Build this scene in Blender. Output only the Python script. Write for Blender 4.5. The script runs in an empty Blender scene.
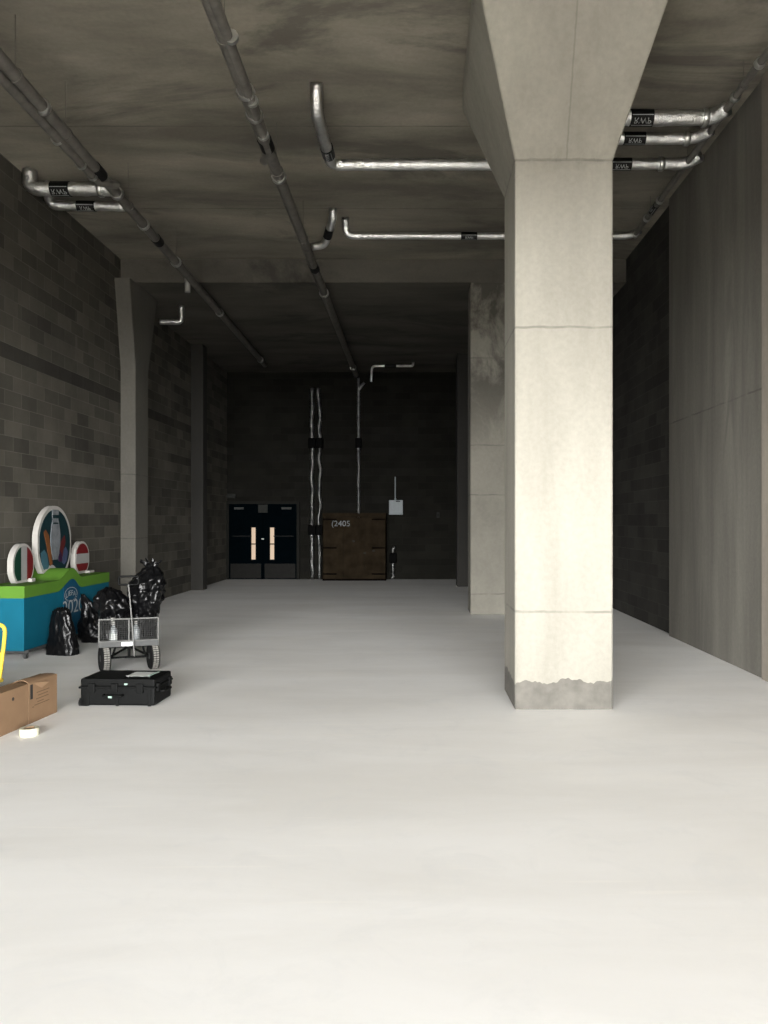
import bpy, math, random
from mathutils import Vector, Matrix, noise
random.seed(7)
SC = bpy.context.scene
COL = SC.collection
F, CX, CY, EYE = 800.0, 418.0, 521.0, 1.6
PI = math.pi

def at(px, py, Y):                      # the point seen at a pixel of the photo, Y metres into the hall
    return Vector(((px - CX) / F * Y, Y, EYE + (CY - py) / F * Y))
def at_h(px, py, H):                    # the same, H metres above the eye (negative = below)
    Y = H * F / (CY - py)
    return Vector(((px - CX) / F * Y, Y, EYE + H))

# ------------------------------------------------------------------ materials
def new_mat(name):
    m = bpy.data.materials.new(name); m.use_nodes = True
    nt = m.node_tree
    return m, nt, nt.nodes['Principled BSDF'], nt.nodes, nt.links
def node(nt, kind, **kw):
    n = nt.nodes.new(kind)
    for k, v in kw.items(): setattr(n, k, v)
    return n
def rgba(c): return (c[0], c[1], c[2], 1.0)
def mixrgb(nt, fac, a, b, blend='MIX'):
    n = node(nt, 'ShaderNodeMix', data_type='RGBA', blend_type=blend)
    for sock, val in ((n.inputs[0], fac), (n.inputs[6], a), (n.inputs[7], b)):
        if hasattr(val, 'is_output') or isinstance(val, bpy.types.NodeSocket): nt.links.new(val, sock)
        elif isinstance(val, (tuple, list)): sock.default_value = rgba(val)
        else: sock.default_value = val
    return n.outputs[2]
def mth(nt, op, a, b=None, clamp=False):
    n = node(nt, 'ShaderNodeMath', operation=op, use_clamp=clamp)
    for i, v in enumerate((a, b)):
        if v is None: continue
        if isinstance(v, bpy.types.NodeSocket): nt.links.new(v, n.inputs[i])
        else: n.inputs[i].default_value = v
    return n.outputs[0]
def ramp(nt, val, lo, hi):              # 0 below lo, 1 above hi
    n = node(nt, 'ShaderNodeMapRange'); n.clamp = True
    nt.links.new(val, n.inputs[0]); n.inputs[1].default_value = lo; n.inputs[2].default_value = hi
    return n.outputs[0]
def coords(nt, scale=(1, 1, 1)):
    t = node(nt, 'ShaderNodeTexCoord'); mp = node(nt, 'ShaderNodeMapping')
    mp.inputs['Scale'].default_value = scale
    nt.links.new(t.outputs['Object'], mp.inputs[0]); return mp.outputs[0]
def noi(nt, vec, scale, detail=4, rough=.55, dist=0):
    n = node(nt, 'ShaderNodeTexNoise')
    nt.links.new(vec, n.inputs['Vector']); n.inputs['Scale'].default_value = scale
    n.inputs['Detail'].default_value = detail; n.inputs['Roughness'].default_value = rough
    n.inputs['Distortion'].default_value = dist
    return n.outputs[0]
def bump(nt, bs, h, strength=.3, dist=.01):
    b = node(nt, 'ShaderNodeBump'); b.inputs['Strength'].default_value = strength; b.inputs['Distance'].default_value = dist
    nt.links.new(h, b.inputs['Height']); nt.links.new(b.outputs[0], bs.inputs['Normal'])
def xyz(nt, vec):
    s = node(nt, 'ShaderNodeSeparateXYZ'); nt.links.new(vec, s.inputs[0]); return s.outputs
def simple(name, c, rough=.5, metal=0.0, var=.12, scale=14, bmp=0.0, bscale=60, spec=.5):
    m, nt, bs, N, L = new_mat(name)
    v = coords(nt); n = noi(nt, v, scale, 3)
    L.new(mixrgb(nt, ramp(nt, n, .3, .7), [x * (1 - var) for x in c], [min(1, x * (1 + var)) for x in c]), bs.inputs['Base Color'])
    bs.inputs['Roughness'].default_value = rough; bs.inputs['Metallic'].default_value = metal
    bs.inputs['Specular IOR Level'].default_value = spec
    if bmp: bump(nt, bs, noi(nt, v, bscale, 3), bmp, .01)
    return m

def line_at(nt, val, pos, half):        # 1 on a thin line val = pos
    return mth(nt, 'SUBTRACT', 1.0, ramp(nt, mth(nt, 'ABSOLUTE', mth(nt, 'SUBTRACT', val, pos)), half * .4, half), True)

def concrete(name, c1, c2, stretch=(1, 1, 1), scale=1.2, rough=.85, stain=None, stain_lo=.58, stain_scale=.8, joints=(), axis=2, foot=False, spec=.3, stains_z=None, jcol=.55, smooth=False, seam=None):
    m, nt, bs, N, L = new_mat(name)
    v = coords(nt); vs = coords(nt, stretch)
    big = noi(nt, vs, scale, 6, .6, .3); fine = noi(nt, v, 22, 4, .6)
    col = mixrgb(nt, ramp(nt, big, .34, .68), c1, c2)
    col = mixrgb(nt, .22, col, mixrgb(nt, ramp(nt, fine, .3, .7), (.35, .35, .35), (.65, .65, .65)), 'OVERLAY')
    if stain:
        s = noi(nt, coords(nt, (stretch[0] * 1.3, stretch[1], stretch[2])), stain_scale, 7, .68, .6)
        f = ramp(nt, s, stain_lo, stain_lo + .1)
        if stains_z: f = mth(nt, 'MULTIPLY', f, ramp(nt, xyz(nt, v)[2], stains_z[0], stains_z[1]))
        col = mixrgb(nt, mth(nt, 'MULTIPLY', f, .75), col, stain)
    o = xyz(nt, v)
    wob = mth(nt, 'MULTIPLY', mth(nt, 'SUBTRACT', noi(nt, v, 5, 3), .5), .03)
    for p in joints:
        f = line_at(nt, mth(nt, 'ADD', o[axis], wob), p, .014)
        col = mixrgb(nt, mth(nt, 'MULTIPLY', f, mth(nt, 'MULTIPLY', ramp(nt, noi(nt, v, 3, 3), .3, .55), .7)), col, [x * jcol for x in c1])
    if seam:                             # the upright formwork seam on the flared head
        wob2 = mth(nt, 'MULTIPLY', mth(nt, 'SUBTRACT', noi(nt, coords(nt, (0, 0, 1)), 4, 3), .5), .04)
        f = mth(nt, 'MULTIPLY', line_at(nt, mth(nt, 'ADD', o[0], wob2), seam[0], .010), mth(nt, 'GREATER_THAN', o[2], seam[1]))
        col = mixrgb(nt, mth(nt, 'MULTIPLY', f, .4), col, [x * .5 for x in c1])
        f = mth(nt, 'MULTIPLY', mth(nt, 'SUBTRACT', 1.0, ramp(nt, mth(nt, 'ABSOLUTE', mth(nt, 'SUBTRACT', o[2], seam[1])), .0, .10), True), ramp(nt, noi(nt, coords(nt, (6, 6, 3)), 1.5, 5, .7), .48, .68))
        col = mixrgb(nt, mth(nt, 'MULTIPLY', f, .45), col, [x * .45 for x in c1])
    if foot:                             # a ragged unpainted band at the foot of the column
        vb = coords(nt, (7, 7, 2))
        edge = mth(nt, 'ADD', .235, mth(nt, 'MULTIPLY', mth(nt, 'SUBTRACT', noi(nt, vb, 1.2, 2), .5), .16))
        f = mth(nt, 'LESS_THAN', o[2], edge)
        col = mixrgb(nt, f, col, mixrgb(nt, ramp(nt, noi(nt, v, 9, 5), .35, .65), (.085, .080, .070), (.115, .108, .095)))
    L.new(col, bs.inputs['Base Color'])
    bs.inputs['Roughness'].default_value = rough; bs.inputs['Specular IOR Level'].default_value = spec
    bump(nt, bs, mth(nt, 'ADD', fine, big), .12 if smooth else .25, .01)
    return m

def blockwork(name, u, c1, c2, mortar, course=.19, length=.42, dark=.35, offset=(0, 0), band=None, spec=.15):
    m, nt, bs, N, L = new_mat(name)
    o = xyz(nt, coords(nt))
    cb = node(nt, 'ShaderNodeCombineXYZ')
    L.new(mth(nt, 'ADD', o[u], offset[0]), cb.inputs[0]); L.new(mth(nt, 'ADD', o[2], offset[1]), cb.inputs[1])
    b = node(nt, 'ShaderNodeTexBrick', offset=.5)
    L.new(cb.outputs[0], b.inputs['Vector'])
    b.inputs['Color1'].default_value = rgba(c1); b.inputs['Color2'].default_value = rgba(c2); b.inputs['Mortar'].default_value = rgba(mortar)
    b.inputs['Scale'].default_value = 1.0; b.inputs['Mortar Size'].default_value = .006; b.inputs['Mortar Smooth'].default_value = .3
    b.inputs['Brick Width'].default_value = length; b.inputs['Row Height'].default_value = course
    row = mth(nt, 'FLOOR', mth(nt, 'DIVIDE', mth(nt, 'ADD', o[2], offset[1]), course))
    # whole courses of darker blocks, broken into lengths
    seg = mth(nt, 'FLOOR', mth(nt, 'DIVIDE', o[u], 1.7))
    cw = node(nt, 'ShaderNodeCombineXYZ'); L.new(row, cw.inputs[0]); L.new(seg, cw.inputs[1])
    wn = node(nt, 'ShaderNodeTexWhiteNoise', noise_dimensions='3D'); L.new(cw.outputs[0], wn.inputs['Vector'])
    f = mth(nt, 'MULTIPLY', ramp(nt, wn.outputs['Value'], .72, .84), dark)
    col = mixrgb(nt, f, b.outputs['Color'], (.018, .017, .016))
    if band is not None:                 # one whole course of darker blocks
        col = mixrgb(nt, mth(nt, 'MULTIPLY', mth(nt, 'LESS_THAN', mth(nt, 'ABSOLUTE', mth(nt, 'SUBTRACT', row, band)), .5), .55), col, (.02, .019, .017))
    n = noi(nt, coords(nt), 1.3, 6, .65)
    col = mixrgb(nt, .5, col, mixrgb(nt, ramp(nt, n, .3, .7), (.3, .3, .3), (.7, .7, .7)), 'OVERLAY')
    L.new(col, bs.inputs['Base Color']); bs.inputs['Roughness'].default_value = .9; bs.inputs['Specular IOR Level'].default_value = spec
    h = mth(nt, 'ADD', mth(nt, 'MULTIPLY', b.outputs['Fac'], -1), mth(nt, 'MULTIPLY', noi(nt, coords(nt), 60, 3), .3))
    bump(nt, bs, h, .5, .008)
    return m

def foil(name, ca=(.62, .62, .60), cb=(.86, .86, .85), rough=.30, bmp=.75):
    m, nt, bs, N, L = new_mat(name)
    v = coords(nt)
    n = noi(nt, v, 26, 4, .6, 1.2)
    L.new(mixrgb(nt, ramp(nt, noi(nt, v, 7, 3), .3, .7), ca, cb), bs.inputs['Base Color'])
    bs.inputs['Metallic'].default_value = 1.0; bs.inputs['Roughness'].default_value = rough
    bump(nt, bs, n, bmp, .02)
    return m

def floor_mat():
    m, nt, bs, N, L = new_mat('pale_concrete_floor')
    v = coords(nt); vs = coords(nt, (.35, 1.3, 1))
    col = mixrgb(nt, ramp(nt, noi(nt, vs, .9, 7, .6, .5), .34, .66), (.715, .705, .680), (.80, .795, .78))
    col = mixrgb(nt, mth(nt, 'MULTIPLY', ramp(nt, noi(nt, v, 2.2, 7, .7, .8), .52, .7), .35), col, (.66, .665, .66))
    col = mixrgb(nt, mth(nt, 'MULTIPLY', ramp(nt, noi(nt, coords(nt, (1, 1.6, 1)), .7, 5, .6), .55, .75), .4), col, (.84, .825, .785))
    # a few faint scrapes
    sc = noi(nt, coords(nt, (.5, 9, 1)), 1.4, 3, .5)
    col = mixrgb(nt, mth(nt, 'MULTIPLY', ramp(nt, sc, .66, .72), .25), col, (.85, .83, .78))
    L.new(col, bs.inputs['Base Color'])
    L.new(mth(nt, 'ADD', .55, mth(nt, 'MULTIPLY', noi(nt, v, 1.2, 5), .3)), bs.inputs['Roughness'])
    bs.inputs['Specular IOR Level'].default_value = .25
    bump(nt, bs, noi(nt, v, 30, 5, .7), .1, .006)
    return m

M = {}
M['floor'] = floor_mat()
M['ceiling'] = concrete('board_marked_ceiling_concrete', (.112, .103, .083), (.262, .240, .194), (.45, 1.3, 1), .8, stain=(.080, .074, .062), stain_lo=.54, stain_scale=.5, joints=(1.9, 4.3, 6.7, 9.1, 11.5), axis=1)
M['ceiling_rear'] = concrete('shaded_rear_ceiling_concrete', (.050, .046, .038), (.095, .088, .073), (.45, 1.3, 1), .9, stain=(.03, .028, .024), stain_lo=.54, stain_scale=.6)  # darkened copy of the ceiling concrete; shade of the rear hall is in the colour
M['column'] = concrete('cast_column_concrete', (.183, .173, .147), (.233, .222, .190), (2.2, 2.2, .5), 1.0, joints=(.83, 3.245, 4.664), foot=True, seam=(.02, 4.664), smooth=True)
M['rear_column'] = concrete('stained_column_concrete', (.15, .142, .12), (.195, .185, .156), (1, 1, .6), 1.3, stain=(.035, .032, .026), stain_lo=.455, stain_scale=1.0, joints=(.35, 2.05, 2.9, 4.4), stains_z=(2.6, 4.2), smooth=True)
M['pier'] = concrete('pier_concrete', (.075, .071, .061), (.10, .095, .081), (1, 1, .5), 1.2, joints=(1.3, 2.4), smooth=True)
M['shaded_pier'] = concrete('shaded_pier_concrete', (.018, .0172, .015), (.026, .0245, .0215), (1, 1, .5), 1.2, smooth=True)  # pier concrete for the deepest columns, with their shade put into the colour
M['wall_right'] = concrete('cast_wall_concrete', (.105, .099, .085), (.155, .147, .126), (.6, 3.0, .35), .9, stain=(.10, .094, .082), stain_lo=.54, stain_scale=.9, joints=(2.95,), rough=.8)
M['wall_near'] = concrete('brownish_cast_concrete', (.17, .15, .125), (.23, .205, .17), (.6, 3.0, .35), .9, rough=.8)
M['block_left'] = blockwork('grey_blockwork', 1, (.088, .082, .067), (.050, .047, .039), (.100, .094, .080), band=19)
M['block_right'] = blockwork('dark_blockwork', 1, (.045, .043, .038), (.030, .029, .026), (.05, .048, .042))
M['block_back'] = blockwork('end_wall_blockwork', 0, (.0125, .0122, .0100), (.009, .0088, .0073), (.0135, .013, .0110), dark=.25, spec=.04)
M['foil'] = foil('foil_insulation')
M['dimmed_foil'] = foil('dimmed_crinkled_foil', (.09, .09, .088), (.26, .26, .25), .3, 1.0)  # crinkled foil for the end wall, darkened so its colour carries the dimness there
M['bracket'] = simple('black_bracket', (.002, .002, .002), .7, 0, .1, spec=.03)
M['steel'] = simple('dull_galvanised_steel', (.115, .108, .095), .5, .25, .25, 9, .1, 30)
M['bright_steel'] = simple('bright_steel', (.42, .42, .40), .32, .9, .1, 20)
M['black_tape'] = simple('black_label_tape', (.005, .005, .005), .5, 0, .2, spec=.15)
M['white_print'] = simple('white_print', (.27, .28, .28), .6, 0, .05, spec=.1)
M['black_plastic'] = simple('black_moulded_plastic', (.0035, .0037, .0036), .5, 0, .2, 20, .12, 200, spec=.06)
M['bag'] = simple('black_bin_liner', (.0025, .0025, .0028), .28, 0, .2, 10, .35, 26, spec=.22)
M['teal'] = simple('teal_panel', (.0045, .076, .118), .55, 0, .08, 3, spec=.06)
M['deep_teal'] = simple('deep_blue_panel', (.004, .045, .085), .55, 0, .08, 3, spec=.1)
M['lime'] = simple('lime_green_panel', (.066, .150, .020), .55, 0, .06, 3, spec=.06)
M['white'] = simple('white_gloss_board', (.30, .29, .27), .5, 0, .04, spec=.2)
M['card'] = simple('brown_cardboard', (.185, .118, .070), .85, 0, .07, 5, .1, 40, spec=.08)
M['card_dark'] = simple('cardboard_print', (.09, .055, .03), .8, 0, .1, spec=.08)
M['hole'] = simple('dark_cut_out', (.01, .008, .006), .9, 0, .1)
M['yellow'] = simple('yellow_painted_steel', (.50, .36, .04), .45, 0, .06, spec=.12)
M['tape'] = simple('cream_tape', (.48, .465, .36), .5, 0, .04, spec=.2)
M['grey_paint'] = simple('grey_powder_coat', (.045, .046, .045), .5, 0, .1, spec=.15)
M['frame_bar'] = simple('galvanised_frame_bar', (.115, .115, .11), .5, 0, .1, spec=.2)
M['wire'] = simple('grey_wire_mesh', (.022, .022, .021), .6, 0, .1, spec=.1)
M['rubber'] = simple('black_rubber', (.008, .008, .008), .75, 0, .2, spec=.1)
M['dusty'] = simple('dusty_tyre_tread', (.17, .165, .15), .9, 0, .2, 30, .3, 60, spec=.1)
M['clear'] = simple('translucent_white_plastic', (.22, .235, .24), .3, 0, .05)
M['door'] = simple('dark_blue_door_paint', (.0008, .0020, .0028), .7, 0, .15, 4, spec=.0)
M['door_frame'] = simple('grey_door_frame', (.012, .012, .0105), .7, 0, .12, spec=.04)
M['kick'] = simple('brushed_kick_plate', (.011, .0108, .0098), .5, .0, .12, spec=.04)
M['notice'] = simple('grey_notice', (.026, .027, .025), .6, 0, .1, spec=.02)
M['dim_metal'] = simple('dim_aluminium', (.05, .052, .05), .5, 0, .1, spec=.05)
M['ply'] = simple('weathered_plywood', (.0185, .0135, .0082), .85, 0, .4, 3.5, .2, 30, spec=.02)
M['batten'] = simple('dark_timber_batten', (.003, .002, .0015), .85, 0, .3, 6, spec=.02)
M['box_grey'] = simple('pale_grey_enclosure', (.20, .225, .235), .45, 0, .05, spec=.2)
M['italy_green'] = simple('flag_green', (.006, .030, .018), .5, 0, .05, spec=.1)
M['flag_red'] = simple('flag_red', (.105, .010, .012), .5, 0, .05, spec=.1)
M['flag_white'] = simple('flag_white', (.23, .225, .22), .5, 0, .04, spec=.1)
M['silver'] = simple('silver_print', (.13, .14, .15), .45, 0, .3, 9, spec=.15)
M['orange'] = simple('orange_print', (.13, .050, .018), .5, 0, .1, spec=.1)
M['red_print'] = simple('crimson_print', (.07, .014, .014), .5, 0, .1, spec=.1)
M['purple'] = simple('purple_print', (.025, .010, .030), .5, 0, .1, spec=.1)
M['sky_blue'] = simple('light_blue_print', (.035, .085, .11), .5, 0, .1, spec=.1)
M['lilac'] = simple('lilac_print', (.038, .048, .09), .5, 0, .1, spec=.1)
M['dark_teal'] = simple('dark_teal_print', (.006, .020, .024), .5, 0, .1, spec=.1)
M['paper'] = simple('white_paper', (.50, .52, .50), .7, 0, .03, spec=.1)
M['sticker'] = simple('pale_green_sticker', (.24, .34, .29), .5, 0, .03, spec=.1)
M['pavement'] = simple('outside_pavement', (.46, .45, .43), .9, 0, .1, .5)
m, nt, bs, N, L = new_mat('lit_corridor_glass')     # wired glass with the lit corridor behind the doors
bs.inputs['Base Color'].default_value = (.25, .2, .15, 1)
bs.inputs['Emission Color'].default_value = (1.0, .70, .46, 1); bs.inputs['Emission Strength'].default_value = .43
M['lit_glass'] = m

# ------------------------------------------------------------------ mesh building
class MB:
    def __init__(s): s.v = []; s.f = []; s.m = []; s.cur = 0
    def add(s, vs, fs):
        o = len(s.v); s.v += [Vector(x) for x in vs]
        s.f += [[o + i for i in f] for f in fs]; s.m += [s.cur] * len(fs); return s
    def box(s, a, b, bev=0.0):
        x0, y0, z0 = [min(p, q) for p, q in zip(a, b)]; x1, y1, z1 = [max(p, q) for p, q in zip(a, b)]
        if bev <= 0:
            vs = [(x0,y0,z0),(x1,y0,z0),(x1,y1,z0),(x0,y1,z0),(x0,y0,z1),(x1,y0,z1),(x1,y1,z1),(x0,y1,z1)]
            return s.add(vs, [(0,3,2,1),(4,5,6,7),(0,1,5,4),(1,2,6,5),(2,3,7,6),(3,0,4,7)])
        import bmesh
        bm = bmesh.new(); bmesh.ops.create_cube(bm, size=1)
        for v in bm.verts:
            v.co = Vector(((x0+x1)/2 + v.co.x*(x1-x0), (y0+y1)/2 + v.co.y*(y1-y0), (z0+z1)/2 + v.co.z*(z1-z0)))
        bmesh.ops.bevel(bm, geom=bm.edges[:], offset=bev, segments=2, affect='EDGES', profile=.6)
        bm.verts.index_update()
        s.add([v.co.copy() for v in bm.verts], [[v.index for v in f.verts] for f in bm.faces]); bm.free(); return s
    def tube(s, pts, r, seg=12, jit=0.0, cap=True, rfun=None):
        pts = [Vector(p) for p in pts]; n = len(pts)
        tan = []
        for i in range(n):
            t = (pts[min(i+1, n-1)] - pts[max(i-1, 0)])
            tan.append(t.normalized())
        ref = Vector((0,0,1)) if abs(tan[0].z) < .9 else Vector((1,0,0))
        nrm = (ref - tan[0]*ref.dot(tan[0])).normalized()
        vs = []
        for i in range(n):
            nrm = (nrm - tan[i]*nrm.dot(tan[i])).normalized(); bi = tan[i].cross(nrm)
            for k in range(seg):
                a = 2*PI*k/seg
                rr = (rfun(i/(n-1)) if rfun else r) * (1 + (jit*noise.noise(pts[i]*9 + Vector((math.cos(a), math.sin(a), 0))*1.3) if jit else 0))
                vs.append(pts[i] + (nrm*math.cos(a) + bi*math.sin(a))*rr)
        fs = [[i*seg+k, i*seg+(k+1)%seg, (i+1)*seg+(k+1)%seg, (i+1)*seg+k] for i in range(n-1) for k in range(seg)]
        if cap: fs += [list(range(seg))[::-1], [(n-1)*seg+k for k in range(seg)]]
        return s.add(vs, fs)
    def cyl(s, a, b, r, seg=20): return s.tube([a, b], r, seg)
    def lathe(s, prof, origin=(0,0,0), seg=24, axis='z'):     # prof: list of (radius, height)
        o = Vector(origin); vs = []
        for r, h in prof:
            for k in range(seg):
                a = 2*PI*k/seg
                c, d = r*math.cos(a), r*math.sin(a)
                vs.append(o + Vector({'z': (c,d,h), 'x': (h,c,d), 'y': (d,h,c)}[axis]))
        n = len(prof)
        fs = [[i*seg+k, i*seg+(k+1)%seg, (i+1)*seg+(k+1)%seg, (i+1)*seg+k] for i in range(n-1) for k in range(seg)]
        fs += [list(range(seg))[::-1], [(n-1)*seg+k for k in range(seg)]]
        return s.add(vs, fs)
    def prism(s, poly, fn, t0, t1):      # poly: 2-D outline; fn(u, v, t) -> point
        n = len(poly)
        vs = [fn(u, v, t0) for u, v in poly] + [fn(u, v, t1) for u, v in poly]
        fs = [list(range(n))[::-1], [n+i for i in range(n)]] + [[i, (i+1)%n, n+(i+1)%n, n+i] for i in range(n)]
        return s.add(vs, fs)
    def build(s, name, mat, parent=None, base=(0,0,0), smooth=False, fixn=True):
        base = Vector(base)
        me = bpy.data.meshes.new(name)
        me.from_pydata([v - base for v in s.v], [], s.f)
        mats = mat if isinstance(mat, (list, tuple)) else [mat]
        for q in mats: me.materials.append(q)
        if len(mats) > 1:
            for p, k in zip(me.polygons, s.m): p.material_index = k
        if fixn:
            import bmesh
            bm = bmesh.new(); bm.from_mesh(me); bmesh.ops.recalc_face_normals(bm, faces=bm.faces[:]); bm.to_mesh(me); bm.free()
        if smooth:
            for p in me.polygons: p.use_smooth = True
            if smooth != 'all': me.set_sharp_from_angle(angle=math.radians(40))
        o = bpy.data.objects.new(name, me); COL.objects.link(o)
        o.location = base
        if parent: o.parent = parent
        return o

def tag(o, label=None, cat=None, group=None, kind=None):
    if label: o['label'] = label
    if cat: o['category'] = cat
    if group: o['group'] = group
    if kind: o['kind'] = kind
    return o
def thing(name, label, cat, loc=(0,0,0), rz=0.0, group=None):
    o = bpy.data.objects.new(name, None); COL.objects.link(o)
    o.location = loc; o.rotation_euler = (0, 0, rz); o.empty_display_size = .1
    return tag(o, label, cat, group)
def round_path(pts, r, n=7):             # fillets the corners of a polyline
    pts = [Vector(p) for p in pts]; out = [pts[0]]
    for i in range(1, len(pts)-1):
        a, b, c = pts[i-1], pts[i], pts[i+1]
        d0, d1 = (a-b), (c-b); k = min(r, d0.length*.48, d1.length*.48)
        p0, p1 = b + d0.normalized()*k, b + d1.normalized()*k
        for j in range(n+1):
            t = j/n; out.append(p0*(1-t)**2 + b*2*t*(1-t) + p1*t*t)
    out.append(pts[-1]); return out
def resample(pts, step):
    out = [pts[0]]
    for a, b in zip(pts, pts[1:]):
        n = max(1, int((b-a).length/step))
        for j in range(1, n+1): out.append(a.lerp(b, j/n))
    return out
def text_mesh(body, size):               # outline letters as plain mesh data, centred on the origin
    cu = bpy.data.curves.new('lettering', 'FONT'); cu.body = body; cu.size = size; cu.align_x = 'CENTER'; cu.align_y = 'CENTER'
    o = bpy.data.objects.new('lettering', cu); COL.objects.link(o)
    dg = bpy.context.evaluated_depsgraph_get(); dg.update()
    me = o.evaluated_get(dg).to_mesh()
    vs = [v.co.copy() for v in me.vertices]; fs = [list(p.vertices) for p in me.polygons]
    o.evaluated_get(dg).to_mesh_clear(); bpy.data.objects.remove(o); bpy.data.curves.remove(cu)
    return vs, fs

# ------------------------------------------------------------------ the room
XL, XLB, XR, XRB = -5.1, -5.25, 3.5, 3.57
YF, YS, YB = -2.0, 13.7, 22.0
ZC, ZL = EYE + 4.49, EYE + 4.09
tag(MB().box((-6, YF, -.2), (4.2, YB+.3, 0)).build('floor', M['floor']), kind='structure')
tag(MB().box((-6, YF, ZC), (4.2, YS+.02, ZC+.5)).build('ceiling', M['ceiling']), kind='structure')
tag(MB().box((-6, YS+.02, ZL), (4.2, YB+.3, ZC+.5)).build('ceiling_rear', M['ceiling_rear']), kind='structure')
tag(MB().box((XL-.4, YF, 0), (XL, YS+.3, ZC)).box((XLB-.4, YS+.3, 0), (XLB, YB, ZL)).build('wall_left', M['block_left']), kind='structure')
tag(MB().box((XR, 8.09, 0), (XR+.4, 11.15, ZC)).build('wall_right', M['wall_right']), kind='structure')
tag(MB().box((XR-.025, YF, 0), (XR+.4, 8.09, ZC)).build('wall_right_near', M['wall_near']), kind='structure')
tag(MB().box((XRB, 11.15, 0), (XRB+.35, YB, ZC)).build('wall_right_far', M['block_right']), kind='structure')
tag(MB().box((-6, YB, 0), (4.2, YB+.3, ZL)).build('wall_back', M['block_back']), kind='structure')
ZO = 4.1                                  # the shutter opening the hall is lit through
tag(MB().box((-6, YF-.3, ZO), (4.2, YF, ZC+.5)).build('wall_front', M['block_left']), kind='structure')
tag(MB().box((-40, -60, -.25), (40, YF, -.02)).build('ground_outside', M['pavement']), kind='structure')

# ------------------------------------------------------------------ columns
def column(name, mat, x0, x1, y0, y1, label, cap=None, top=ZC):
    base = ((x0+x1)/2, (y0+y1)/2, 0)
    mb = MB()
    if not cap: mb.box((x0, y0, 0), (x1, y1, top), .012)
    else:
        zk, zt, gx0, gx1, gy0, gy1 = cap
        rings = [(x0,x1,y0,y1,0), (x0,x1,y0,y1,zk), (x0-gx0,x1+gx1,y0-gy0,y1+gy1,zt), (x0-gx0,x1+gx1,y0-gy0,y1+gy1,top)]
        c = .012; vs = []
        for a, b, p, q, z in rings:
            vs += [(a+c,p,z),(b-c,p,z),(b,p+c,z),(b,q-c,z),(b-c,q,z),(a+c,q,z),(a,q-c,z),(a,p+c,z)]
        fs = [[i*8+k, i*8+(k+1)%8, (i+1)*8+(k+1)%8, (i+1)*8+k] for i in range(3) for k in range(8)]
        fs += [list(range(8))[::-1], [24+k for k in range(8)]]
        mb.add(vs, fs)
    o = mb.build(name, mat, base=base)
    return tag(o, label, 'column', 'concrete columns', 'thing')
G_COL = 'concrete columns'
column('concrete_column', M['column'], .823, 1.655, 6.79, 7.61, 'big pale square concrete column with a flared head, nearest and brightest in the hall',
       (EYE+3.064, EYE+4.24, .36, .36, .54, .66))
column('concrete_column', M['rear_column'], .90, 1.73, 13.72, 14.4, 'stained square concrete column half hidden behind the big pale column', None, ZL)
column('concrete_column', M['shaded_pier'], .955, 1.75, 19.5, 20.1, 'dark narrow-looking column deepest in the hall, behind the stained column', None, ZL)
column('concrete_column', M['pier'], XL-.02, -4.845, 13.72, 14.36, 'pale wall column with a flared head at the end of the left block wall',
       (EYE+2.62, EYE+4.05, 0, 0, .27, .5), ZL)
column('concrete_column', M['shaded_pier'], XLB-.02, -4.97, 18.5, 18.85, 'thin dim wall column on the far left wall, before the double door', None, ZL)

# ------------------------------------------------------------------ pipes
def band(parent, p, d, r, length=.2, text='RWP', prints=True, up=Vector((0, -.75, -.65))):
    """a black label band round a pipe at p along direction d, with white rules and letters on the side one sees"""
    p, d = Vector(p), Vector(d).normalized()
    b = MB().tube([p - d*length/2, p + d*length/2], r*1.07+.004, 20).build('label_band', M['black_tape'], parent, smooth=True)
    tag(b, 'black label band with white lettering')
    if not prints: return b
    rr = r*1.07 + .0065
    n0 = up - d*up.dot(d); n0.normalize(); s0 = d.cross(n0)
    def wrap(u, v): a = v/rr; return p + d*u + (n0*math.cos(a) + s0*math.sin(a))*rr
    mb = MB()
    for side in (-1, 1):
        vv = side*rr*.62; q = [wrap(-length*.46 + length*.92*i/8, vv + w) for i in range(9) for w in (-.004, .004)]
        mb.add(q, [[2*i, 2*i+1, 2*i+3, 2*i+2] for i in range(8)])
    vs, fs = text_mesh(text, rr*.95)
    mb.add([wrap(v.x, v.y) for v in vs], fs)
    mb.build('lettering', M['white_print'], b, fixn=False)
    return b
def pipe(name, label, group, pts, r, mat, fillet=.16, bands=(), collars=(), hangers=(), jit=.11, cat='pipe', parent=None, zceil=ZC, step=.05):
    base = Vector(pts[0]); t = parent or thing(name, label, cat, base, 0, group)
    off = Vector(t.location)
    L_ = [Vector(p) - off for p in pts]
    MB().tube(resample(round_path(L_, fillet), step), r, 16, jit).build('foil_jacket' if mat == 'foil' else 'pipe_run', M[mat], t, smooth='all' if mat == 'foil' else True)
    for seg, f, kw in bands:
        a, b = L_[seg], L_[seg+1]; band(t, a.lerp(b, f), b - a, r, **kw)
    for seg, f in collars:
        a, b = L_[seg], L_[seg+1]; d = (b-a).normalized(); p = a.lerp(b, f)
        c = MB().tube([p - d*.03, p - d*.02, p + d*.02, p + d*.03], r, 18, rfun=lambda t: r*1.1 + .004 + (.008 if .2 < t < .8 else 0)).build('collar', M['bright_steel'], t, smooth=True)
    for seg, f in hangers:
        a, b = L_[seg], L_[seg+1]; p = a.lerp(b, f); d = (b-a).normalized()
        h = MB().tube([p + Vector((0, 0, r)), Vector((p.x, p.y, zceil - off.z))], .003, 8)
        h.tube([p - d*.015, p + d*.015], r+.008, 18)
        h.build('hanger', M['steel'], t, smooth=True)
    return t

GF, GD = 'foil wrapped pipes', 'steel drain pipes under the ceiling'
H = 4.25; Z = EYE + H
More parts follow.
